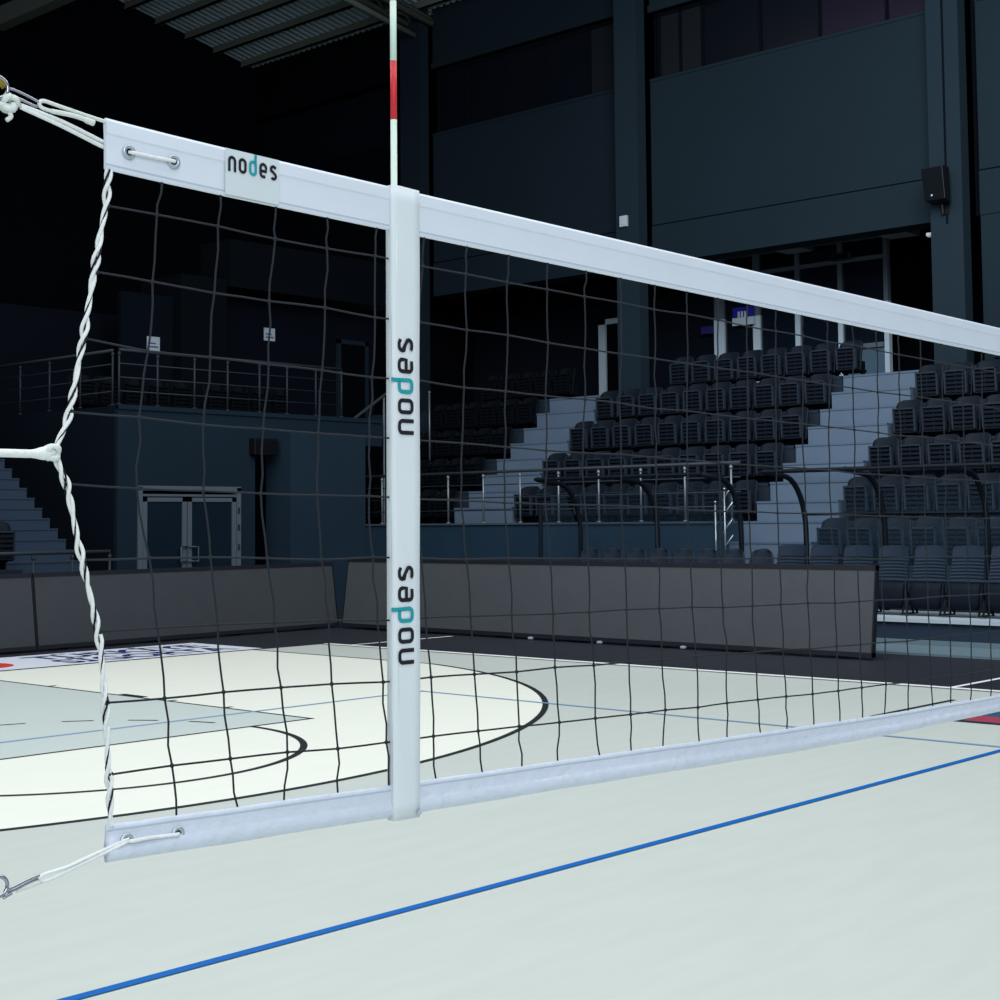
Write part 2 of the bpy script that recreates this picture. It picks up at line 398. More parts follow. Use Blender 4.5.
for k in range(0, 6):                                        # right bank, counted from the stairs
    for i in range(8):
        if k == 5 and i < 2: continue
        if k == 5:
            put_seat((XR(k), 11.97 - .235 - .502 * i, TZ(k)), 0, 'black slatted seat, %s from the loudspeaker column, top row of right bank' % ORD[i - 2], 'slatted seats of the right bank'); continue
        put_seat((XR(k), 11.97 - .235 - .502 * i, TZ(k)), 0, 'black slatted seat, %s from the stairs, %s row of right bank' % (ORD[i], rowname(k, 0)), 'slatted seats of the right bank')
for k in range(1, 6):                                        # middle bank, counted from its left end
    for i in range(10):
        if k == 5 and i < 2: continue
        put_seat((XR(k), 18.74 - .25 - .5185 * i - (.16 if k == 5 else 0), TZ(k)), 0, 'black slatted seat, %s from the right stairs, %s row of middle bank' % (ORD[9 - i], ['bottom', 'second', 'third', 'fourth', 'top'][k - 1]), 'slatted seats of the middle bank')
for k in range(1, 6):
    for i in range(6 if k < 5 else 5):
        if k == 5: y = 20.0 + .25 + .51 * i
        else: y = 20.32 + .25 + .51 * i
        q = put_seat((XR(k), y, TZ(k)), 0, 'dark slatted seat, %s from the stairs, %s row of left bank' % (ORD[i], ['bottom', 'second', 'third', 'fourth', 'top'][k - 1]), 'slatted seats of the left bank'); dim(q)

# small grey shell seats in the team shelter
def make_shell():
    o = thing('shell_seat', 'x', 'seat')
    mb = MB(); rows = []
    for x, h, hw in [(.0, .42, .19), (.1, .4, .205), (.3, .4, .205), (.38, .46, .2), (.41, .6, .2), (.43, .75, .185), (.445, .83, .15), (.45, .86, .1)]:
        rows.append([(x - .05 * abs(u) ** 2 * (1 if h > .45 else 0), u * hw, h + (.03 * u * u if h < .45 else -.02 * u * u)) for u in [-1 + j / 4 for j in range(9)]])
    r2 = [[(x + (.02 if i > 2 else 0), y, z - (.02 if i <= 3 else 0)) for x, y, z in r] for i, r in enumerate(rows)]
    mb.grid(rows); mb.grid(r2); mb.grid([[r[0] for r in rows], [r[0] for r in r2]]); mb.grid([[r[-1] for r in rows], [r[-1] for r in r2]]); mb.grid([rows[-1], r2[-1]]); mb.grid([rows[0], r2[0]])
    mb.build('seat_shell', 'shell_grey', o, smooth=True)
    mb = MB(); mb.box(.1, .14, -.17, -.14, 0, .41); mb.box(.1, .14, .14, .17, 0, .41); mb.box(.3, .34, -.17, -.14, 0, .41); mb.box(.3, .34, .14, .17, 0, .41); mb.box(.1, .34, -.17, .17, .36, .39)
    mb.build('leg_frame', 'seat_frame', o)
    return o
SH = make_shell(); first = True
for i, y in enumerate([15.48, 15.02, 14.56, 14.11, 13.66, 13.22, 12.76, 12.27]):
    lab = 'small grey shell seat behind the long board, %s from the left' % ORD[i]
    z = .37
    loc = (18.62, y, z)
    if first: SH.location = loc; SH.scale = (1, 1.07, 1); tag(SH, lab, 'seat', 'grey shell seats behind the long board'); first = False
    else: dup(SH, loc, 0, lab, 'grey shell seats behind the long board', (1, 1.07, 1))
    if y < 13.5:
        pass
for i, (x, y) in enumerate([(11.1, 19.12), (12.7, 19.12), (13.45, 19.12)]):
    dup(SH, (x, y, 0.0), PI / 2, ['grey shell seat behind the left board, below the end stairs', 'grey shell seat behind the left board, by the end of the low rail', 'grey shell seat behind the left board, left of the glazed doors'][i], 'grey shell seats behind the left board')

# big folding seats on the low platform
def make_fold():
    o = thing('folding_seat', 'x', 'seat')
    mb = MB(); rows = []
    for q in range(22):
        h = .47 + .45 * q / 21; x = .2 + .1 * (q / 21) + .012 * ((q // 1) % 2 if q < 14 else 0)
        hw = .232 - .02 * q / 21 if q < 20 else (.205 if q == 20 else .19)
        rows.append([(x - .035 * u * u, u * hw, h - .008 * u * u) for u in [-1 + j / 4 for j in range(9)]])
    r2 = [[(x + .035, y, z) for x, y, z in r] for r in rows]
    mb.grid(rows); mb.grid(r2); mb.grid([rows[-1], r2[-1]]); mb.grid([rows[0], r2[0]])
    mb.grid([[r[0] for r in rows], [r[0] for r in r2]]); mb.grid([[r[-1] for r in rows], [r[-1] for r in r2]])
    mb.build('backrest', 'fold_grey', o, smooth=False)
    mb = MB(); rows = []
    for x, h, hw in [(.04, .1, .19), (.02, .2, .215), (.03, .34, .22), (.06, .42, .22), (.1, .44, .21)]:
        rows.append([(x + .02 * u * u, u * hw, h) for u in [-1 + j / 3 for j in range(7)]])
    r2 = [[(x + .05, y, z) for x, y, z in r] for r in rows]
    mb.grid(rows); mb.grid(r2); mb.grid([rows[-1], r2[-1]]); mb.grid([rows[0], r2[0]]); mb.grid([[r[0] for r in rows], [r[0] for r in r2]]); mb.grid([[r[-1] for r in rows], [r[-1] for r in r2]])
    mb.build('seat_pan', 'fold_dark', o, smooth=True)
    mb = MB(); mb.tube([(.16, -.262, .46), (.16, .262, .46)], .022, 8); mb.build('pivot_bar', 'fold_grey', o)
    for s in (-1, 1):
        mb = MB(); mb.tube([(.16, s * .235, .46), (.12, s * .235, .25), (.0, s * .235, .03), (.3, s * .235, .03), (.16, s * .235, .3)], .016, 6); mb.build('leg', 'seat_frame', o)
    return o
FO = make_fold(); first = True
for i in range(11):
    y = 11.58 - .528 * i
    lab = 'large ribbed grey folding seat, %s from the left on the low platform' % ORD[i]
    if first: FO.location = (18.45, y, .37); tag(FO, lab, 'seat', 'ribbed folding seats on the low platform'); first = False
    else: dup(FO, (18.45, y, .37), 0, lab, 'ribbed folding seats on the low platform')

# ------------------------------------------------------------------ team shelters
def arch_pts(y, zb):
    pts = [(19.5, y, zb), (19.5, y, 1.45)]
    for k in range(1, 9):
        a = k / 9 * PI / 2
        pts.append((18.9 + .6 * math.cos(a), y, 1.45 + .82 * math.sin(a)))
    return pts + [(18.9, y, 2.27), (18.42, y, 2.32)]
def shelter(ys, zb, label, mid=None, endpost=False):
    o = thing('team_shelter', label, 'team shelter', (0, 0, 0))
    for y in ys:
        mb = MB(); mb.tube(arch_pts(y, zb), .04, 8); mb.build('arch', 'dugout_frame', o, smooth=True)
    for i in range(len(ys) - 1):
        mb = MB(); a = arch_pts(ys[i], zb + .1)[0:]; b = arch_pts(ys[i + 1], zb + .1)
        mb.grid([a, b]); mb.build('clear_panel', 'shell_clear', o, smooth=True)
    mb = MB(); mb.tube([(18.42, ys[0] + .04, 2.32), (18.42, ys[-1] - .04, 2.32)], .03, 8); mb.build('roof_bar', 'dugout_frame', o)
    if mid:
        mb = MB(); mb.tube([(19.47, ys[0], mid), (19.47, ys[-1], mid)], .022, 6); mb.build('back_bar', 'dugout_frame', o)
    if endpost:
        mb = MB(); y = ys[0]; mb.tube([(18.5, y, zb), (18.5, y, 1.9)], .035, 8); mb.build('end_post', 'dugout_frame', o)
        mb = MB(); mb.poly([(18.5, y, zb + .1), (19.5, y, zb + .1), (19.5, y, 1.45), (19.1, y, 2.1), (18.5, y, 1.9)]); mb.build('end_panel', 'shell_clear', o)
    return o
shelter([16.07, 14.5, 12.94], .37, 'clear curved team shelter with dark arches over the small shell seats', None, True)
shelter([11.82, 10.55, 9.04, 7.5], .37, 'clear curved team shelter with dark arches over the ribbed folding seats', 1.72)

# ------------------------------------------------------------------ rails
def rail(name, a, b, n, h, label, bars=4, mp='rail_post', mb_='rail_dim', mh='rail_hand', ball=True, posts=None, rr=.018):
    o = thing(name, label, 'railing', a)
    d = Vector(b) - Vector(a)
    ts = posts if posts else [i / (n - 1) for i in range(n)]
    for t in ts:
        p = d * t; mb = MB(); mb.tube([(p.x, p.y, p.z), (p.x, p.y, p.z + h - .03)], rr, 8)
        mb.tube([(p.x, p.y, p.z), (p.x, p.y, p.z + .02)], rr * 2.2, 8)
        if ball: mb.ball((p.x, p.y, p.z + h - .07), rr * 1.8)
        mb.build('post', mp, o, smooth=True)
    mb = MB(); mb.tube([(0, 0, h), (d.x, d.y, d.z + h)], .026, 8); mb.build('handrail', mh, o, smooth=True)
    for k in range(1, bars):
        z = h * k / bars
        mb = MB(); mb.tube([(0, 0, z), (d.x, d.y, d.z + z)], .011, 6); mb.build('bar', mb_, o, smooth=True)
    return o
rail('podium_rail', (19.82, 22.04, 1.63), (19.82, 13.15, 1.63), 9, .9, 'long steel railing along the podium in front of the seat banks', posts=[.0981 * k for k in range(11)])
# short stair rail of slanting bars at the podium end
o = thing('stair_rail', 'short chrome stair rail with slanting bars at the podium end', 'railing', (19.6, 13.47, .37))
for y, z1 in ((.0, 1.55), (-.17, 1.75)):
    mb = MB(); mb.tube([(0, y, 0), (0, y, z1)], .018, 8); mb.ball((0, y, z1), .03); mb.build('post', 'chrome', o, smooth=True)
for k in range(4):
    mb = MB(); mb.tube([(0, .02, .65 + k * .25), (.0, -.32, 1.05 + k * .25)], .014, 6); mb.build('bar', 'chrome', o, smooth=True)
rail('balcony_rail', (14.62, 22.06, 3.68), (19.6, 22.06, 3.68), 7, .93, 'dim steel railing along the balcony front, above the glazed doors', mp='rail_dim', posts=[0, .155, .31, .455, .6, .73, .87, 1])  # posts in the dimmer steel, balcony shade put into the colour
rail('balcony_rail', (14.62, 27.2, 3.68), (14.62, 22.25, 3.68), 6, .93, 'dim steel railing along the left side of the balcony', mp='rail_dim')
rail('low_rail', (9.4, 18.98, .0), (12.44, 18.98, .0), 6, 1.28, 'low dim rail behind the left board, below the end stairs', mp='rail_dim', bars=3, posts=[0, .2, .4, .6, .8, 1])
# sloping stair rail of the left bank
o = thing('stair_rail', 'dark sloping stair rail beside the left bank, left of the strap', 'railing', (19.95, 22.2, 1.63))
mb = MB(); mb.tube([(-.3, -.1, 1.85), (.9, -.1, 2.6)], .03, 8); mb.build('handrail', 'rail_hand', o)
for x, zz in ((-.1, 1.95), (.8, 2.5)):
    mb = MB(); mb.tube([(x, -.1, 0), (x, -.1, zz)], .02, 8); mb.build('post', 'rail_post', o)
# rail post standing inside the left bank
o = thing('rail_post', 'thin dim rail standing in the left bank, right of the strap', 'railing', (22.4, 22.5, TZ(3)))
mb = MB(); mb.tube([(-.15, -.17, 0), (-.15, -.17, 1.45)], .018, 8); mb.ball((-.15, -.17, 1.46), .03); mb.build('post', 'rail_post', o, smooth=True)

# ------------------------------------------------------------------ main seating wall
XW = 24.4
def column(name, y0, y1, label, groove=None, m='wall_column'):
    mb = MB(); mb.box(24.0, 24.28, y0, y1, TZ(5), 14)
    if groove: mb.box(23.995, 24.02, groove - .02, groove + .02, 6.6, 14, 1)
    return struct(mb, name, [m, 'wall_groove'], label, 'column')
column('column', 18.2, 18.76, 'dark teal wall column behind the middle seat bank')
column('column', 11.41, 11.99, 'dark teal wall column carrying the black loudspeaker', 11.69)
column('column', 24.33, 24.97, 'dim wall column left of the antenna', None, 'wall_shaded')
def bay(i, y0, y1, mwall, head, label, gl=.02):
    mb = MB()
    mb.box(XW, XW + .4, y0, y1 - gl, 7.53, 10.45, 0)          # upper panel
    mb.box(XW - .02, XW + .5, y0, y1 - gl, 6.75, 7.50, 0)     # beam
    mb.box(XW + .02, XW + .3, y0, y1, 7.48, 7.55, 1)
    mb.box(XW - .02, XW + .4, y0, y1 - gl, 10.42, 10.48, 0)   # sill
    mb.box(XW, XW + .4, y0, y1 - gl, head, 13.45, 0)          # above the windows
    mb.box(XW - .06, XW + .1, y0, y1 - gl, head, head + .14, 0)
    mb.box(XW + .3, XW + .5, y0 - .5, y1 + .5, 6.8, 14, 1)
    if i == 3: mb.box(XW, XW + .4, y0, y1, TZ(5), 6.75, 0)
    struct(mb, 'wall_%d' % i, [mwall, 'wall_groove'], label, 'wall')
bay(1, 12.0, 18.18, 'wall_main', 11.83, 'dark teal upper wall above the glazed concourse')
bay(2, 18.77, 24.33, 'wall_shaded', 11.97, 'very dark upper wall left of the middle column')
bay(3, 4.0, 11.28, 'wall_main', 11.83, 'dark teal upper wall right of the loudspeaker column', 0)
bay(4, 24.97, 30.8, 'wall_end', 11.97, 'almost black upper wall by the far corner')
def window(i, y0, y1, z0, z1, mulls, m, label, panes=None):
    o = thing('window_%d' % i, label, 'window', (XW + .2, 0, 0)); o['kind'] = 'structure'
    mb = MB(); ys = [y0] + mulls + [y1]
    for y in ys: mb.box(-.04, .05, y - .025, y + .025, z0, z1)
    mb.box(-.04, .05, y0, y1, z0, z0 + .05); mb.box(-.04, .05, y0, y1, z1 - .05, z1); mb.build('window_frame', 'wall_groove', o)
    for k in range(len(ys) - 1):
        a, b = ys[k], ys[k + 1]
        mb = MB(); mb.box(.0, .02, a + .02, b - .02, z0 + .03, z1 - .03)
        mb.build('pane', (panes[k] if panes else m), o)
window(1, 12.0, 18.05, 10.5, 11.83, [13.02, 14.38, 15.67, 17.0, 17.53], 'win_dark', 'dark clerestory window strip above the concourse',
       ['win_purple', 'win_purple', 'win_dark', 'win_dark', 'win_brown', 'win_brown'])
window(2, 18.78, 24.31, 10.5, 11.97, [19.84, 21.05, 22.23, 23.4], 'win_dark', 'dark clerestory window strip right of the antenna', ['win_brown', 'win_dark', 'win_dark', 'win_dark', 'win_dark'])
# concourse behind
mb = MB(); mb.box(29.5, 29.7, 4, 26, TZ(5), 7.4, 0); mb.box(24.85, 29.7, 4, 26, 7.35, 7.5, 1); mb.box(24.9, 29.7, 25.6, 26, TZ(5), 7.4, 1)
mb.box(27.05, 27.2, 18.5, 25.6, TZ(5), 6.55, 2); mb.box(27.1, 27.2, 18.5, 25.6, 6.55, 7.4, 1)
struct(mb, 'wall_concourse', ['wall_concourse', 'wall_black', 'wall_concourse'], 'dark concourse back wall seen through the openings', 'wall')
o = thing('window_3', 'tall dark glazed concourse screen with pale mullions', 'window', (27, 0, TZ(5))); o['kind'] = 'structure'
GY = [18.34, 17.41, 16.43, 15.45, 14.44]
for k, y in enumerate(GY):
    w = [.13, .085, .055, .05, .05][k]
    mb = MB(); mb.box(-.06, .06, y - w, y + w, 0, 1.75); mb.build('mullion', 'frame_pale', o)  # lower part paler than the upper: light spill painted into the colour
    mb = MB(); mb.box(-.06, .06, y - w * .9, y + w * .9, 1.75, 3.1); mb.build('mullion', 'frame_grey', o)
mb = MB(); mb.box(-.05, .05, GY[-1], GY[0] + .3, 3.02, 3.1); mb.build('head_rail', 'frame_grey', o)
mb = MB(); mb.box(-.05, .05, GY[-1], GY[0], 2.6, 2.68); mb.build('transom', 'frame_grey', o)
for k in range(4):
    mb = MB(); mb.box(-.01, .01, GY[k + 1] + .04, GY[k] - .04, 0.02, 2.6); mb.build('pane', 'pane', o)
    mb = MB(); mb.box(-.01, .01, GY[k + 1] + .04, GY[k] - .04, 2.68, 3.02); mb.build('pane', 'pane', o)
mb = MB(); mb.box(-.04, .04, 14.49, 15.9, 0, .88); mb.build('lower_panel', 'panel_teal', o)
mb = MB(); mb.box(-.1, -.04, 14.5, 15.05, .86, .95); mb.build('push_bar', 'frame_grey', o)
o = thing('door_3', 'pale door frame in the dark wall left of the middle column', 'door', (27.0, 0, TZ(5))); o['kind'] = 'structure'
mb = MB(); mb.box(-.05, .05, 21.42, 21.62, 0, 2.06); mb.box(-.05, .05, 20.3, 20.5, 0, 2.06); mb.box(-.05, .05, 20.3, 21.62, 1.94, 2.06); mb.build('door_frame', 'frame_pale', o)
mb = MB(); mb.box(.0, .04, 20.5, 21.42, 0, 1.94); mb.build('door_leaf', 'wall_black', o)
o = thing('blue_sign', 'small dim blue sign left of the thick pale mullion', 'sign', (26.9, 18.62, 5.66))
mb = MB(); mb.box(-.03, .03, -.14, .14, -.06, .1); mb.build('panel', 'sign_blue_dim', o)
o = thing('blue_sign', 'bright blue and white sign on the concourse glazing', 'sign', (26.88, 17.68, 5.72))
mb = MB(); mb.box(-.03, .03, -.25, .25, .14, .36); mb.build('blue_panel', 'sign_blue', o)
mb = MB(); mb.box(-.035, .03, -.26, .26, -.02, .14); mb.build('white_panel', 'sign_white', o)
mb = MB()
for y in (-.06, .02, .1): mb.box(-.036, -.03, y - .025, y + .025, .14, .27)
mb.build('white_figures', 'sign_white', o)
o = thing('exit_sign_box', 'dim sign box hanging on the glazing below the light panel', 'sign', (26.88, 15.36, 6.8))
mb = MB(); mb.box(-.04, .04, -.2, .2, -.03, .13); mb.build('casing', 'rail_dim', o, bevel=.01)
mb = MB(); mb.box(-.045, -.04, -.17, .17, 0, .1); mb.build('face', 'wall_black', o)
for i, (y0, y1) in enumerate(((16.0, 16.62), (13.68, 14.3))):
    o = thing('ceiling_light', ['dim square light panel in the concourse ceiling, above the glazing', 'dim square light panel in the concourse ceiling, beside the loudspeaker column'][i], 'light', (26.62, (y0 + y1) / 2, 7.08), group=None)
    mb = MB(); mb.box(-.32, .32, -.31, .31, -.02, .28); mb.build('frame', 'frame_grey', o)
    mb = MB(); mb.box(-.29, .29, -.28, .28, -.025, -.018); mb.build('diffuser', 'lamp_panel', o)
o = thing('wall_lamp', 'small pale lamp on the side of the loudspeaker column', 'light', (24.25, 12.04, 6.5))
mb = MB(); mb.box(-.1, .1, -.05, .12, -.03, .03); mb.build('casing', 'sign_white', o, bevel=.01)
mb = MB(); mb.box(-.08, .08, -.04, .1, -.045, -.03); mb.build('lens', 'frame_pale', o)
# loudspeaker
o = thing('loudspeaker', 'black loudspeaker tilted down on the right wall column', 'loudspeaker', (23.93, 11.72, 7.06)); o.scale = (.72, .72, .72)
bm = MB(); W = .30
def sp(x, y, z): return (x, y, z)
bm.hexa([(-.42, -.26, -.14), (-.05, -.22, -.2), (-.05, .22, -.2), (-.42, .26, -.14), (-.55, -.27, .62), (-.1, -.22, .66), (-.1, .22, .66), (-.55, .27, .62)]); bm.build('cabinet', 'speaker_black', o, bevel=.02)
bm = MB(); bm.hexa([(-.435, -.24, -.11), (-.42, -.24, -.11), (-.42, .24, -.11), (-.435, .24, -.11), (-.562, -.24, .59), (-.55, -.24, .59), (-.55, .24, .59), (-.562, .24, .59)]); bm.build('grille', 'seat_frame', o)
bm = MB(); bm.ball((-.452, .06, -.03), .025, sq=(.4, 1, 1)); bm.build('badge', 'sign_white', o)
bm = MB(); bm.box(-.12, .1, -.05, .05, -.05, .05); bm.tube([(-.06, 0, -.2), (-.02, 0, -.4)], .04, 8); bm.box(.06, .095, -.1, .1, -.42, .4); bm.build('bracket', 'speaker_black', o)
o = thing('junction_box', 'small white box on the middle wall column', 'box', (23.98, 18.54, 7.6))
mb = MB(); mb.box(-.05, .02, -.09, .09, -.11, .11); mb.build('casing', 'sign_white', o, bevel=.01)
mb = MB(); mb.box(-.056, -.05, -.05, .05, -.07, .07); mb.build('cover_plate', 'frame_pale', o)

# ------------------------------------------------------------------ end wall and balcony
mb = MB(); mb.box(-6, 30, 30.8, 31.0, 0, 20)
struct(mb, 'wall_end', ['wall_end'], 'black far end wall', 'wall')
mb = MB()
mb.box(14.56, 14.95, 22, 22.3, 0, 3.66, 0); mb.box(14.95, 17.12, 22, 22.3, 2.32, 3.66, 0); mb.box(17.12, 17.46, 22, 22.3, 0, 3.66, 0); mb.box(17.46, 20.6, 22, 22.3, 3.15, 3.66, 0)
mb.box(14.95, 17.12, 22.12, 22.3, 0, 2.32, 1)
mb.box(14.56, 20.6, 22.3, 30.8, 3.4, 3.66, 0); mb.box(17.46, 18.4, 23.4, 23.5, 0, 3.4, 1); mb.box(14.56, 20.6, 21.97, 22.3, 3.6, 3.68, 0)
struct(mb, 'wall_balcony', ['wall_balcony', 'wall_black'], 'dark blue wall below the balcony with the glazed doors', 'wall')
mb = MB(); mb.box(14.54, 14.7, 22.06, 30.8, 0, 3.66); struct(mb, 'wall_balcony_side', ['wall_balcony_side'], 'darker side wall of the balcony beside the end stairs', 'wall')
mb = MB(); mb.box(17.95, 19.79, 21.6, 22.3, 0, 3.32); struct(mb, 'wall_block', ['wall_block'], 'lighter blue wall block right of the dark opening', 'wall')
mb = MB(); mb.box(18.43, 19.57, 25.6, 27, 3.66, 6.75, 0); mb.box(19.57, 24.4, 26.3, 26.5, 3.66, 6.6, 1); mb.box(14.0, 18.43, 27.2, 27.4, 3.66, 6.0, 1); mb.box(17.2, 18.43, 25.9, 26.0, 3.66, 6.3, 1)
mb.box(19.57, 24.4, 25.5, 26.5, 6.6, 7.6, 0)
struct(mb, 'wall_upper', ['wall_upper', 'wall_concourse'], 'very dark recessed wall behind the balcony', 'wall')
# glazed double doors
o = thing('door_1', 'grey framed glazed double doors below the balcony', 'door', (14.95, 22.0, 0)); o['kind'] = 'structure'
mb = MB(); mb.box(0, .09, -.03, .08, 0, 2.3); mb.box(2.08, 2.17, -.03, .08, 0, 2.3); mb.box(0, 2.17, -.03, .08, 2.24, 2.32); mb.box(.09, 2.08, 0, .06, 2.14, 2.18); mb.build('door_frame', 'frame_grey', o)
for x0, x1, hx in ((.1, 1.0, .93), (1.02, 2.07, 1.1)):
    mb = MB(); mb.box(x0, x0 + .09, -.02, .04, 0.02, 2.12); mb.box(x1 - .09, x1, -.02, .04, 0.02, 2.12); mb.box(x0, x1, -.02, .04, 2.05, 2.12); mb.box(x0, x1, -.02, .04, .02, .2)
    leaf = mb.build('door_leaf', 'frame_grey', o)
    mb = MB(); mb.box(x0 + .09, x1 - .09, 0, .02, .2, 2.05); mb.build('glass', 'door_glass', leaf)
    mb = MB(); sg = -1 if hx < 1 else 1; mb.tube([(hx - sg * .07, -.05, 1.02), (hx + sg * .1, -.09, 1.02), (hx + sg * .1, -.09, 1.27), (hx - sg * .07, -.05, 1.27)], .018, 6); mb.build('handle', 'chrome', leaf)
mb = MB()
for z in (1.2, 1.55, 1.85): mb.box(2.09, 2.13, -.05, -.03, z, z + .1)
mb.build('hinges', 'chrome', o)
o = thing('door_2', 'dim dark door behind the balcony, left of the strap', 'door', (23.2, 26.27, 3.66)); o['kind'] = 'structure'
mb = MB(); mb.box(0, .1, -.04, .04, 0, 2.2); mb.box(.85, .95, -.04, .04, 0, 2.2); mb.box(0, .95, -.04, .04, 2.1, 2.2); mb.build('door_frame', 'wall_main', o)
mb = MB(); mb.box(.1, .85, -.02, .02, 0, 2.1); mb.build('door_leaf', 'wall_black', o)
for i, (x, y, z) in enumerate(((17.95, 25.88, 5.2), (21.25, 26.28, 5.7))):
    o = thing('wall_sign', ['small white notice sign above the balcony, nearest the side rope', 'small white notice sign above the balcony, nearer the net strap'][i], 'sign', (x, y, z))
    mb = MB(); mb.box(-.15, .15, -.01, .01, -.04, .24); mb.build('plate', 'sign_white', o)
    mb = MB(); mb.box(-.11, .11, -.014, -.01, .02, .05); mb.box(-.11, .05, -.014, -.01, .09, .12); mb.build('print_marks', 'sign_bluegrey', o)
o = thing('wall_cabinet', 'black box hung on the wall above the dark opening', 'box', (17.62, 21.95, 3.0))
mb = MB(); mb.box(-.3, .24, -.12, .06, -.1, .2); mb.build('casing', 'speaker_black', o, bevel=.01)
mb = MB(); mb.box(-.28, .22, -.125, -.12, -.06, .16); mb.build('face', 'seat_frame', o)
for i in range(9):
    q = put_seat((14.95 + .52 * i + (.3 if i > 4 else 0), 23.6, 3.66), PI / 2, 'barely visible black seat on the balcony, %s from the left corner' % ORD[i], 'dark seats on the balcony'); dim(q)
# end stairs rising away behind the left board
mb = MB()
for i in range(27):
    mb.box(11.02, 12.62, 19.75 + .225 * i, 19.75 + .225 * (i + 1) + .01, 0, .82 + .158 * (i + 1), 0)
    mb.box(11.02, 12.62, 19.74 + .225 * i, 19.77 + .225 * i, .8 + .158 * (i + 1), .823 + .158 * (i + 1), 0)
struct(mb, 'staircase', ['stair_shaded', 'terrace'], 'dim blue-grey stairs at the left edge, rising behind the board', 'staircase')
mb = MB()
for k in range(6): mb.box(6, 11.02 + (.2 if k == 0 else 0), 19.25 + .8 * k, (19.72 if k == 0 else 20.06 + .8 * k), 0, 1.05 + .5 * k)
struct(mb, 'seating_terrace', ['terrace'], 'dark stepped terrace left of the end stairs', 'seating terrace')
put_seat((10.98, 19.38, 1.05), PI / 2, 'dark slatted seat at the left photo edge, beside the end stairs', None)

# ------------------------------------------------------------------ roof
ROOF = lambda x: 13.38 + .192 * (24.3 - x)
mb = MB(); Y0, Y1 = 6.0, 30.8; n = int((Y1 - Y0) / .1); rows = [[], []]
rows = []
for k in range(n + 1):
    y = Y0 + (Y1 - Y0) * k / n; dz = .03 if k % 2 else 0
    y2 = min(Y1, y + .06)
    for yy in (y, y2): rows.append([(x, yy, ROOF(x) + dz) for x in (24.6, 12, -4)])
mb.grid(rows); mb.box(24.5, 24.7, Y0, Y1, 13.3, 13.6)
struct(mb, 'ceiling', ['roof_deck'], 'dark corrugated metal roof deck', 'ceiling')
for i, x in enumerate([24.0, 23.13, 22.27, 21.4, 20.53, 19.66, 18.8, 17.9]):
    mb = MB(); z = ROOF(x); mb.box(x - .05, x + .05, 8, 30.75, z - .16, z - .0); mb.box(x - .075, x + .075, 8, 30.75, z - .16, z - .13)
    struct(mb, 'trim_%d' % (i + 3), ['roof_steel'], 'dark steel roof purlin under the deck', 'roof beam')
mb = MB()
for yy in (24.25, 24.75):
    mb.tube([(24.3, yy, 13.0), (8, yy, 13.0 + .15 * 16.3)], .09, 6); mb.tube([(24.3, yy, ROOF(24.3) - .3), (8, yy, ROOF(8) - .3)], .07, 6)
xs = [24.2 - .9 * k for k in range(14)]
for k in range(13):
    za = 13.0 + .15 * (24.3 - xs[k]); zb = ROOF(xs[k + 1]) - .3
    mb.tube([(xs[k], 24.25, za), (xs[k + 1], 24.75, zb)], .05, 6); mb.tube([(xs[k], 24.75, za), (xs[k + 1], 24.25, zb)], .05, 6)
    mb.tube([(xs[k], 24.25, za), (xs[k], 24.75, za)], .04, 6)
mb.tube([(24.1, 24.5, 12.7), (21.0, 24.5, 13.2)], .07, 6)
struct(mb, 'trim_11', ['roof_steel'], 'dark steel roof truss running out from the wall', 'roof truss', smooth=True)
mb = MB(); mb.box(17.0, 17.3, 12, 30.7, 12.65, 13.06)
struct(mb, 'trim_12', ['roof_steel'], 'dark green roof beam at the top left corner', 'roof beam')

# ------------------------------------------------------------------ the net
ANG = -.0406; NO = Vector((1.161, 1.789, 0)); ND = Vector((math.cos(ANG), math.sin(ANG), 0)); NN = Vector((math.sin(ANG), -math.cos(ANG), 0))
NL = 9.5
def sagf(t, s):
    t = min(max(t, -.3), NL + .3); u = t if t < NL / 2 else NL - t
    return s * u if u < 3 else s * (3 + (1.75 / 2) * (1 - (1 - (u - 3) / 1.75) ** 2)) if u < 4.75 else s * 3.875
def ztop(t): return 2.2039 - sagf(t, .0271) + .004 * math.exp(-max(t, 0) / .12)
def zbot(t): return 1.2039 - sagf(t, .0204) + .016 * min(max(t - 2.0, 0), 1.2)
def N(t, z, off=0): return NO + ND * t + NN * off + Vector((0, 0, z))
def NF(t, f, off=0):            # f: 0 at the bottom edge, 1 at the top edge
    return N(t, zbot(t) + (ztop(t) - zbot(t)) * f, off)
net = thing('volleyball_net', 'black mesh volleyball net with white bands stretched across the court', 'net', tuple(N(0, 1.2039)))
bpy.context.view_layer.update()
LOCAL = Vector(net.location)
class NB(MB):                   # builds in world space, stores in the net's space
    def done(s, name, mats, parent=net, smooth=False):
        s.v = [tuple(Vector(v) - LOCAL) for v in s.v]; return s.build(name, mats, parent, smooth)
TS = [0, .02, .05] + [.1 * k for k in range(1, 95)] + [9.5]
TB, BB = .0705, .049
def band(prof, mats, name, f_of):
    mb = NB(); rows = []
    for t in TS: rows.append([f_of(t, a, o) for a, o, m in prof])
    n = len(prof)
    for j in range(n):
        j2 = (j + 1) % n
        b = len(mb.v)
        for r in rows: mb.v += [tuple(r[j]), tuple(r[j2])]
        for i in range(len(rows) - 1): mb.f.append((b + 2 * i, b + 2 * i + 1, b + 2 * i + 3, b + 2 * i + 2)); mb.mi.append(prof[j][2])
    mb.poly(rows[0], 0); mb.poly(rows[-1], 0)
    return mb.done(name, mats)
def ft(t, a, o): return N(t, ztop(t) - a, o)
def wob(t): return .0012 * math.sin(t * 23) + .0010 * math.sin(t * 57 + 1)
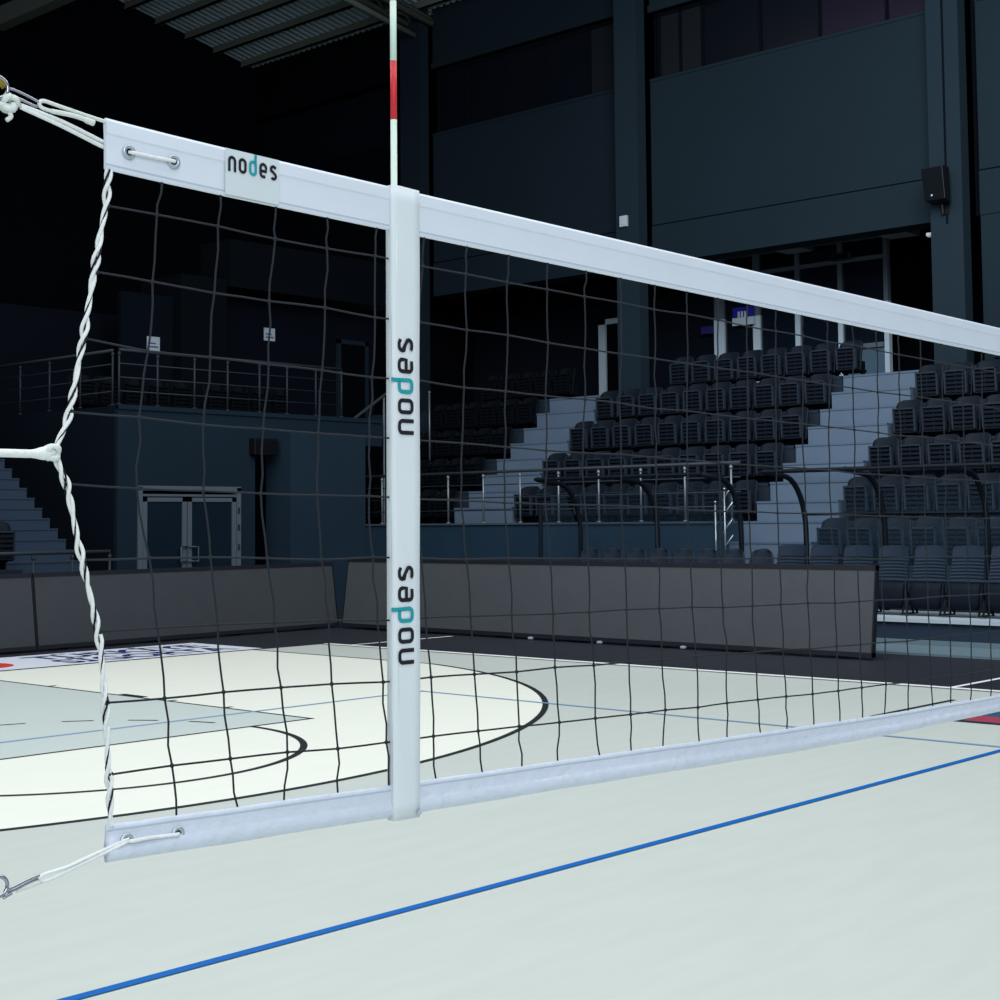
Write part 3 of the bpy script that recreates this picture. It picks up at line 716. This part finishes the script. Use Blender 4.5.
def fb(t, a, o):
    q = 1 - .22 * min(max(t - 1.7, 0), 1)
    return N(t + .008 * math.exp(-t * 20), zbot(t) + BB - (BB - a) * q + wob(t) * .4, o + (wob(t) * 1.6 if o > .004 else 0))
top_prof = [(0, .0015, 0), (.004, .0045, 0), (.0205, .0050, 0), (.0235, .0036, 0), (.0455, .0032, 0), (.0625, .0034, 1), (.0655, .0036, 0), (TB, .0022, 0), (TB, -.0022, 0), (.03, -.003, 0), (.004, -.0045, 0), (0, -.0015, 0)]
tb = band(top_prof, ['vinyl', 'stitch'], 'top_band', ft)
bot_prof = [(BB, .0022, 0), (BB - .006, .0034, 1), (BB - .009, .0034, 0), (.026, .0036, 0), (.0225, .0060, 0), (.016, .0098, 0), (.009, .0102, 0), (.003, .0075, 0), (0, .0025, 0), (0, -.0025, 0), (.012, -.007, 0), (.03, -.003, 0), (BB, -.0022, 0)]
bb = band(bot_prof, ['vinyl_low', 'stitch'], 'bottom_band', fb)
for p in bb.data.polygons: p.use_smooth = True

# lettering: "nodes" drawn with rounded strokes; unit = letter height
def stroke(mb, pts, w, T, m):
    P = []
    for p in pts:
        p = Vector(p)
        if not P or (p - P[-1]).length > 1e-4: P.append(p)
    L = []; R = []
    for i, p in enumerate(P):
        a = P[max(i - 1, 0)]; b = P[min(i + 1, len(P) - 1)]; d = (b - a).normalized(); n = Vector((-d.y, d.x))
        if 0 < i < len(P) - 1:
            d1 = (p - a).normalized(); c = max(.5, abs(n.dot(Vector((-d1.y, d1.x))))); n = n / c
        L.append(p + n * w / 2); R.append(p - n * w / 2)
    for i in range(len(P) - 1): mb.poly([T(L[i]), T(L[i + 1]), T(R[i + 1]), T(R[i])], m)
def rr(x0, y0, x1, y1, r, a0=0, n=6, close=True):
    out = []
    for cx, cy, s in ((x1 - r, y1 - r, 0), (x0 + r, y1 - r, 90), (x0 + r, y0 + r, 180), (x1 - r, y0 + r, 270)):
        for k in range(n + 1):
            a = math.radians(s + 90 * k / n); out.append((cx + r * math.cos(a), cy + r * math.sin(a)))
    if close: out.append(out[0]); out.append(out[1])
    return out
def glyphs(w, rad):
    h = .1; r = min(rad, w / 2 - h)
    x0, x1, y0, y1 = h, w - h, h, 1 - h
    def q(cx, cy, rx, a, b, n=6): return [(cx + rx * math.cos(math.radians(a + (b - a) * k / n)), cy + rx * math.sin(math.radians(a + (b - a) * k / n))) for k in range(n + 1)]
    g = {}
    g['n'] = [[(x0, 0)] + q(x0 + r, y1 - r, r, 180, 90) + q(x1 - r, y1 - r, r, 90, 0) + [(x1, 0)]]
    g['o'] = [rr(x0, y0, x1, y1, r)]
    g['d'] = [[(x1, 1.42), (x1 - .02, 1.1)] + q(x1 - r, y0 + r, r, 0, -90) + q(x0 + r, y0 + r, r, 270, 180) + q(x0 + r, y1 - r, r, 180, 90) + [(x1 - .05, y1)]]
    m = .46
    g['e'] = [[(x0 + .05, m), (x1, m)] + q(x1 - r, y1 - r, r, 0, 90) + q(x0 + r, y1 - r, r, 90, 180) + q(x0 + r, y0 + r, r, 180, 270) + [(x1 - .05, y0 + .02)]]
    g['s'] = [[(x1, y1 - .08)] + q(x1 - .22, y1 - .2, .2, 45, 90, 3) + q(x0 + .22, y1 - .2, .2, 90, 200, 6) + [(w / 2, .52)] + q(x1 - .22, y0 + .2, .2, 20, -90, 6) + q(x0 + .22, y0 + .2, .2, -90, -140, 4)]
    return g
def logo(name, parent, org, ux, uy, height, w, pitch, rad=.24):
    mb = NB(); g = glyphs(w, rad)
    for i, ch in enumerate('nodes'):
        for st in g[ch]:
            stroke(mb, st, .19, lambda p: org + ux * ((p.x + i * pitch) * height) + uy * (p.y * height), 1 if ch == 'd' else 0)
    return mb.done(name, ['logo_black', 'logo_teal'], parent)
# patch and eyelets on the top band
mb = NB(); rows = []
for k in range(7):
    t = .1935 + .097 * k / 6; rows.append([N(t, ztop(t) - .0008, .0058), N(t, ztop(t) - .03, .0062), N(t, ztop(t) - .0685, .0056)])
mb.grid(rows); pt = mb.done('logo_patch', 'vinyl_patch', tb)
sl = Vector((0, 0, -.0271))
logo('logo_lettering', tb, N(.1975, ztop(.2085) - .0338, .0072), (ND + sl).normalized(), Vector((0, 0, 1)), .0232, .63, .80)
def eyelet(t, z, parent, off):
    c = N(t, z, off); mb = NB()
    ring = [c + ND * (.0076 * math.cos(a)) + Vector((0, 0, .0076 * math.sin(a))) for a in [2 * PI * k / 24 for k in range(24)]]
    mb.tube(ring, .0030, 8, closed=True); e = mb.done('eyelet', 'eyelet', parent, True)
    mb = NB(); mb.poly([c + NN * .0006 + ND * (.0055 * math.cos(a)) + Vector((0, 0, .0055 * math.sin(a))) for a in [2 * PI * k / 20 for k in range(20)]]); mb.done('eyelet_hole', 'eyelet_hole', parent)
eyelet(.0345, 2.1655, tb, .0050); eyelet(.1065, 2.1637, tb, .0050)
eyelet(.0365, 1.2290, bb, .0048); eyelet(.117, 1.2263, bb, .0048)

# mesh of knotted cord
def tri(f): return max(0., 1 - abs(f - .52) / .50)
rnd = random.Random(3); FR = [1 - (.118 + .0957 * i) for i in range(9)]
NC = 95
def pull(t, f): return -.060 * math.exp(-max(t, 0) / 1.0) * tri(f) ** 1.2 + .029 * (1 - f) * math.exp(-max(0, t) / 1.6)
node = {}
for c in range(NC):
    t = .093 + .0993 * c
    for r in range(9):
        f = FR[r]; amp = .0035
        node[c, r] = (t + pull(t, f) + rnd.uniform(-1, 1) * amp, f + rnd.uniform(-1, 1) * .002)
ropeTZ = [(.0051, 2.1368), (.0008, 2.0878), (-.011, 2.0246), (-.0255, 1.9414), (-.0341, 1.8935), (-.0525, 1.7987), (-.071, 1.7491), (-.0546, 1.7045), (-.044, 1.6596), (-.0318, 1.6065), (-.0073, 1.5113), (.0039, 1.4189), (.0107, 1.3162), (.0141, 1.2498)]
def rope_t(z):
    for (t0, z0), (t1, z1) in zip(ropeTZ, ropeTZ[1:]):
        if z1 <= z <= z0: return t0 + (t1 - t0) * (z0 - z) / (z0 - z1)
    return 0
mb = NB(); R = .00155
for r in range(9):
    zz = zbot(0) + FR[r] + [0.001, .004, .008, .004, .004, -.001, -.0015, -.001, -.001][r]
    p0 = N(rope_t(zz) + .004, zz, .001); mb.ball(p0, .004)
    pts = [p0] + [NF(*node[c, r]) for c in range(NC)] + [NF(NL, FR[r])]
    path = []
    for a, b in zip(pts, pts[1:]):
        path.append(a); path.append((a + b) / 2 + Vector((0, 0, rnd.uniform(-.0006, .0006))))
    path.append(pts[-1]); mb.tube(path, R, 5)
for c in range(NC):
    t0 = .093 + .0993 * c
    pts = [NF(t0 + pull(t0, .95) + rnd.uniform(-.002, .002), 1 - TB)] + [NF(*node[c, r]) for r in range(9)] + [NF(t0 + pull(t0, .05) + rnd.uniform(-.012, .008), BB)]
    path = []
    for a, b in zip(pts, pts[1:]):
        path.append(a)
        path.append(a.lerp(b, .35) + ND * rnd.uniform(-.0035, .0035)); path.append(a.lerp(b, .7) + ND * rnd.uniform(-.003, .003))
    path.append(pts[-1]); mb.tube(path, R, 5)
for c in range(NC):
    for r in range(9): mb.ball(NF(*node[c, r]), .0035, n=6, k=4)
mb.done('netting', 'cord', net, True)
# twisted side rope: two white strands and one black cord
ctr = spline([N(t, z, .002) for t, z in ropeTZ], 14)
acc = [0]
for a, b in zip(ctr, ctr[1:]): acc.append(acc[-1] + (b - a).length)
def strand(ph, rad, r, m, name, par):
    mb = NB(); pts = []
    for p, s in zip(ctr, acc):
        a = ph + s / .062 * 2 * PI; wv = rad * (1 + .5 * math.sin(s * 61))
        pts.append(p + ND * (wv * math.cos(a)) + NN * (wv * math.sin(a)))
    mb.tube(pts, r, 7); return mb.done(name, m, par, True)
sr = strand(0, .0027, .0027, 'rope_white', 'side_rope', net)
strand(PI, .0027, .0027, 'rope_white', 'twisted_strand', sr)
strand(PI * .5, .0030, .0013, 'cord_black', 'black_strand', sr)
# white strap that holds the antenna
def strap_pt(u, f, off):       # u 0..1 across
    tl = .5110 - .0025 * (1 - f); tr = .5712 - .0065 * (1 - f)
    t = tl + (tr - tl) * u
    return N(t, zbot(.54) - .0055 + (ztop(.54) + .0015 - zbot(.54) + .0055) * f - (.0271 if f > .9 else .02) * (t - .54), off)
mb = NB(); rows = []
offs = [(0, .0065), (.03, .0104), (.1, .0118), (.26, .0119), (.4, .0114), (.7, .0109), (.97, .0104), (1, .0065)]
for k in range(41):
    f = k / 40; rows.append([strap_pt(u, f, o + .0006 * math.sin(f * 19 + u * 4)) for u, o in offs] + [strap_pt(1, f, -.0055), strap_pt(.5, f, -.0062), strap_pt(0, f, -.0055), strap_pt(0, f, .0065)])
mb.grid(rows); mb.poly(rows[0][:-1]); mb.poly(rows[-1][:-1]); st = mb.done('side_strap', 'vinyl_strap', net)
for p in st.data.polygons: p.use_smooth = len(p.vertices) == 4
for (t, z0) in ((.5515, 1.7915), (.5495, 1.4287)):
    logo('logo_lettering', st, N(t, z0, .0134), Vector((0, 0, 1)), -ND, .0335, .76, .975, .19)
mb = NB(); p = strap_pt(.9, .006, .0135); mb.box(p.x - .004, p.x + .004, p.y - .001, p.y + .001, p.z - .001, p.z + .005); mb.done('corner_stitch', 'stitch', st)

# antenna in the strap pocket
at, az = .5185, 1.21
an = thing('net_antenna', 'slim antenna rod with red and white stripes standing in the strap', 'antenna', tuple(N(at, az, .0062)))
mb = MB(); mb.tube([(0, 0, 0), (0, 0, 1.1)], .0053, 12); mb.build('rod', 'pole_white', an, smooth=True)
top_b = ztop(at) - az
zs = [top_b + .1085] + [top_b + .2045 + .0985 * k for k in range(0, 8)]
for k in range(len(zs) - 1):
    lo, hi = zs[k], zs[k + 1]
    mb = MB(); mb.tube([(0, 0, lo), (0, 0, hi)], .0054, 12)
    mb.build('red_stripe' if k % 2 == 0 else 'white_stripe', 'pole_red' if k % 2 == 0 else 'pole_white', an, smooth=True)

# ------------------------------------------------------------------ tension cords and hooks at the left end
def cord(name, label, loc=None):
    return thing(name, label, 'rope', tuple(loc))
class OB(MB):
    def done(s, name, mats, parent, smooth=True):
        L = Vector(parent.location) if parent.parent is None else Vector(parent.parent.location)
        s.v = [tuple(Vector(v) - L) for v in s.v]; return s.build(name, mats, parent, smooth)
c1 = cord('tension_cord', 'white looped cord pulling the top edge of the net to the hook', N(-.0, 2.2065))
mb = OB(); mb.tube(spline([N(.004, 2.2025, 0), N(-.03, 2.206, .001), N(-.068, 2.2105, .002), N(-.09, 2.2135, .002), N(-.0975, 2.2115, .002), N(-.0985, 2.207, .002), N(-.094, 2.2035, .002), N(-.082, 2.2015, .003)], 8), .0027, 8); mb.done('loop', 'rope_cream', c1)
mb = OB(); mb.tube(spline([N(-.082, 2.2015, .003), N(-.06, 2.2015, .004), N(-.042, 2.2005, .004), N(-.0195, 2.1965, .004)], 8), [.0034] * 20 + [.0045] * 5, 8); mb.done('loop_tail', 'rope_cream', c1)
c2 = cord('tension_cord', 'doubled white cord laced through the top band eyelets and knotted', N(-.12, 2.2))
mb = OB(); mb.tube(spline([N(.1065, 2.1637, -.002), N(.1055, 2.1637, .0085), N(.096, 2.1638, .0085), N(.07, 2.1638, .009), N(.0425, 2.1645, .0095), N(.0345, 2.1655, .004)], 6), .0027, 8); mb.done('front_lacing', 'rope_white', c2)
for dz in (0, .0066):
    mb = OB(); mb.tube(spline([N(.0345, 2.1655, .003), N(.03, 2.1665 + dz * .2, -.007), N(.012, 2.1690 + dz * .7, -.008), N(-.004, 2.1705 + dz, -.006), N(-.0648, 2.1848 + dz * .9, .001), N(-.1253, 2.1990 + dz * .4, .002)], 6), .0029, 8); mb.done('strand', 'rope_white', c2)
mb = OB(); k0 = N(-.1435, 2.1995, .004)
mb.tube(spline([k0 + ND * (.012 * math.cos(a) * (1 - .04 * i)) + Vector((0, 0, .0085 * math.sin(a))) + NN * (.006 * math.sin(a * 1.7)) for i, a in enumerate([k * .9 for k in range(15)])], 5), .0042, 8)
mb.done('knot', 'rope_cream', c2)
mb = OB(); mb.tube(spline([N(-.142, 2.194, .006), N(-.1435, 2.187, .008), N(-.142, 2.182, .008), N(-.148, 2.1765, .008)], 6), .0030, 8); mb.tube(spline([N(-.133, 2.196, .005), N(-.155, 2.196, .006), N(-.18, 2.199, .004)], 6), .0038, 8)
mb.done('loose_tail', 'rope_cream', c2)
h1 = cord('snap_hook', 'silver snap hook joining the top cords to the post ring', N(-.12, 2.21)); h1['category'] = 'hook'
mb = OB(); mb.tube(spline([N(-.0985, 2.2085, .001), N(-.104, 2.2115, .003), N(-.125, 2.2175, .003), N(-.14, 2.2205, .002), N(-.1455, 2.217, .002), N(-.139, 2.213, .001), N(-.12, 2.2085, .001), N(-.104, 2.2045, .001), N(-.0985, 2.2065, .001)], 6), .0017, 8); mb.done('hook_body', 'steel', h1)
mb = OB(); mb.tube(spline([N(-.104, 2.2045, .001), N(-.12, 2.2065, .004), N(-.138, 2.2125, .002)], 6), .0013, 6); mb.done('gate', 'steel', h1)
mb = OB(); mb.tube([N(-.161 + .0165 * math.cos(a), 2.2185 + .0145 * math.sin(a), .004) for a in [2 * PI * k / 28 for k in range(28)]], .0026, 8, closed=True); mb.done('ring', 'steel', h1)
c3 = cord('tension_cord', 'doubled white cord laced through the bottom band eyelets to a hook', N(0, 1.2226))
mb = OB(); mb.tube(spline([N(.117, 1.2263, 0), N(.1155, 1.2263, .0085), N(.1, 1.2268, .009), N(.07, 1.2285, .0095), N(.041, 1.2285, .0105), N(.0365, 1.2290, .002)], 6), .0027, 8); mb.done('front_lacing', 'rope_white', c3)
for q in (0, 1):
    mb = OB()
    if q == 0: mb.tube(spline([N(.0365, 1.2290, .001), N(.033, 1.2280, .0095), N(.0083, 1.2212, .010), N(-.03, 1.2095, .006), N(-.0655, 1.1992, .004), N(-.082, 1.1955, .003), N(-.0885, 1.1985, .002)], 6), .0024, 8)
    else: mb.tube(spline([N(.038, 1.2320, .008), N(.0083, 1.2248, .0085), N(-.03, 1.2145, .006), N(-.05, 1.2085, .004), N(-.068, 1.2060, .003), N(-.083, 1.2040, .003), N(-.0905, 1.1995, .002)], 6), .0024, 8)
    mb.done('strand', 'rope_white', c3)
mb = OB(); mb.tube(spline([N(-.002, 1.2130, -.002), N(-.03, 1.2085, -.002), N(-.05, 1.2015, -.002), N(-.085, 1.1935, -.001), N(-.12, 1.188, 0)], 6), .0016, 6); mb.done('loose_tail', 'rope_cream', c3)
h2 = cord('snap_hook', 'silver snap hook on the bottom cord at the left edge', N(-.11, 1.2)); h2['category'] = 'hook'
mb = OB(); mb.tube(spline([N(-.0885, 1.2005, .001), N(-.092, 1.2035, .002), N(-.11, 1.2000, .003), N(-.127, 1.1950, .003), N(-.135, 1.1945, .002), N(-.1325, 1.1905, .002), N(-.122, 1.1915, .001), N(-.105, 1.1965, .001), N(-.0905, 1.1995, .001)], 6), .0019, 8); mb.done('hook_body', 'steel', h2)
mb = OB(); mb.tube([N(-.147 + .0125 * math.cos(a), 1.1995 + .0125 * math.sin(a), .004) for a in [2 * PI * k / 28 for k in range(28)]], .0026, 8, closed=True); mb.done('ring', 'steel', h2)
mb = OB(); mb.tube(spline([N(-.128, 1.188, .003), N(-.135, 1.186, .004), N(-.14, 1.184, .003)], 4), .002, 6); mb.done('gate_knob', 'steel', h2)
c4 = cord('tension_cord', 'thick white cord pulling the middle of the side rope to the left', N(-.07, 1.747))
mb = OB(); mb.tube(spline([N(-.32, 1.7445, 0), N(-.2, 1.745, .001), N(-.1483, 1.7458, .002), N(-.11, 1.7458, .002), N(-.085, 1.7470, .002), N(-.0725, 1.7478, .002)], 8), [.0056] * 26 + [.0060, .0066, .0074, .0082, .0088, .0092, .0092, .009, .0086, .008, .0074, .0068, .006, .0056, .005], 10); mb.done('cord', 'rope_white', c4)
mb = OB(); k0 = N(-.077, 1.7482, .003)
mb.tube(spline([k0 + ND * (.0085 * math.cos(a)) + Vector((0, 0, .008 * math.sin(a))) + NN * (.006 * math.sin(a * 1.6)) for a in [k * .9 for k in range(13)]], 5), .0040, 8); mb.done('knot', 'rope_cream', c4)
# net post just beyond the frame
po = thing('net_post', 'grey steel net post with hook rings, left of the net', 'post', tuple(N(-.36, 0)))
mb = MB(); mb.tube([(0, 0, .001), (0, 0, 2.4)], .045, 20); mb.build('tube', 'post_grey', po, smooth=True)
mb = MB(); mb.tube([(0, 0, 0.001), (0, 0, .012)], .09, 24); mb.build('floor_cover', 'post_grey', po)
for z in (2.224, 1.199):
    mb = MB(); mb.tube([(ND.x * .04, ND.y * .04, z), (ND.x * .185, ND.y * .185, z)], .004, 8); mb.build('hook_rod', 'steel', po)
mb = MB(); mb.tube([(ND.x * .19, ND.y * .19, 2.235), (ND.x * .208, ND.y * .208, 2.229), (ND.x * .214, ND.y * .214, 2.222)], .0055, 8); mb.build('brass_hook', 'brass', po, smooth=True)

# ------------------------------------------------------------------ light, world, camera
def area(name, loc, target, sx, sy, power, col=(1, 1, 1)):
    l = bpy.data.lights.new(name, 'AREA'); l.shape = 'RECTANGLE'; l.size = sx; l.size_y = sy; l.energy = power; l.color = col
    o = bpy.data.objects.new(name, l); COL.objects.link(o); o.location = loc
    o.rotation_euler = (Vector(target) - Vector(loc)).to_track_quat('-Z', 'Y').to_euler()
    return o
area('court_floodlight', (6, 8, 12.5), (6, 8.001, 0), 22, 25, 3550, (.97, .99, 1.0))
area('stand_fill', (12, 6, 11), (23.5, 12, 8), 7, 7, 880, (.90, .97, 1.0)).data.spread = math.radians(125)  # unseen fill light added to brighten the stands and wall
area('net_fill', (-2.2, -3.2, 4.2), (1.8, 1.8, 1.75), 4, 4, 210, (.95, .98, 1.0))  # unseen fill light added behind the camera to brighten the net bands
w = bpy.data.worlds.new('world'); S.world = w; w.use_nodes = True
w.node_tree.nodes['Background'].inputs[0].default_value = (.72, .82, 1.0, 1); w.node_tree.nodes['Background'].inputs[1].default_value = .42

F, PIT, ROLL, A, CY, H = 1531.8, .0597227, -.0092455, .7411461, 430.2, 1.652
cam = bpy.data.cameras.new('camera'); co = bpy.data.objects.new('camera', cam); COL.objects.link(co)
cp, s_ = math.cos(PIT), math.sin(PIT)
fw = Vector((math.cos(A) * cp, math.sin(A) * cp, s_)); rt0 = Vector((math.sin(A), -math.cos(A), 0)); up0 = rt0.cross(fw)
rt = rt0 * math.cos(ROLL) + up0 * math.sin(ROLL); up = up0 * math.cos(ROLL) - rt0 * math.sin(ROLL)
mw = Matrix((rt, up, -fw)).transposed().to_4x4(); mw.translation = (0, 0, H); co.matrix_world = mw
cam.sensor_width = 36; cam.sensor_fit = 'HORIZONTAL'; cam.lens = F * 36 / 1000; cam.shift_x = 0; cam.shift_y = -(500 - CY) / 1000
cam.clip_start = .05; cam.clip_end = 200
S.camera = co
S.view_settings.view_transform = 'Standard'; S.view_settings.look = 'None'; S.view_settings.exposure = 0
S.cycles.max_bounces = 5; S.cycles.diffuse_bounces = 2; S.cycles.glossy_bounces = 2; S.cycles.transparent_max_bounces = 12
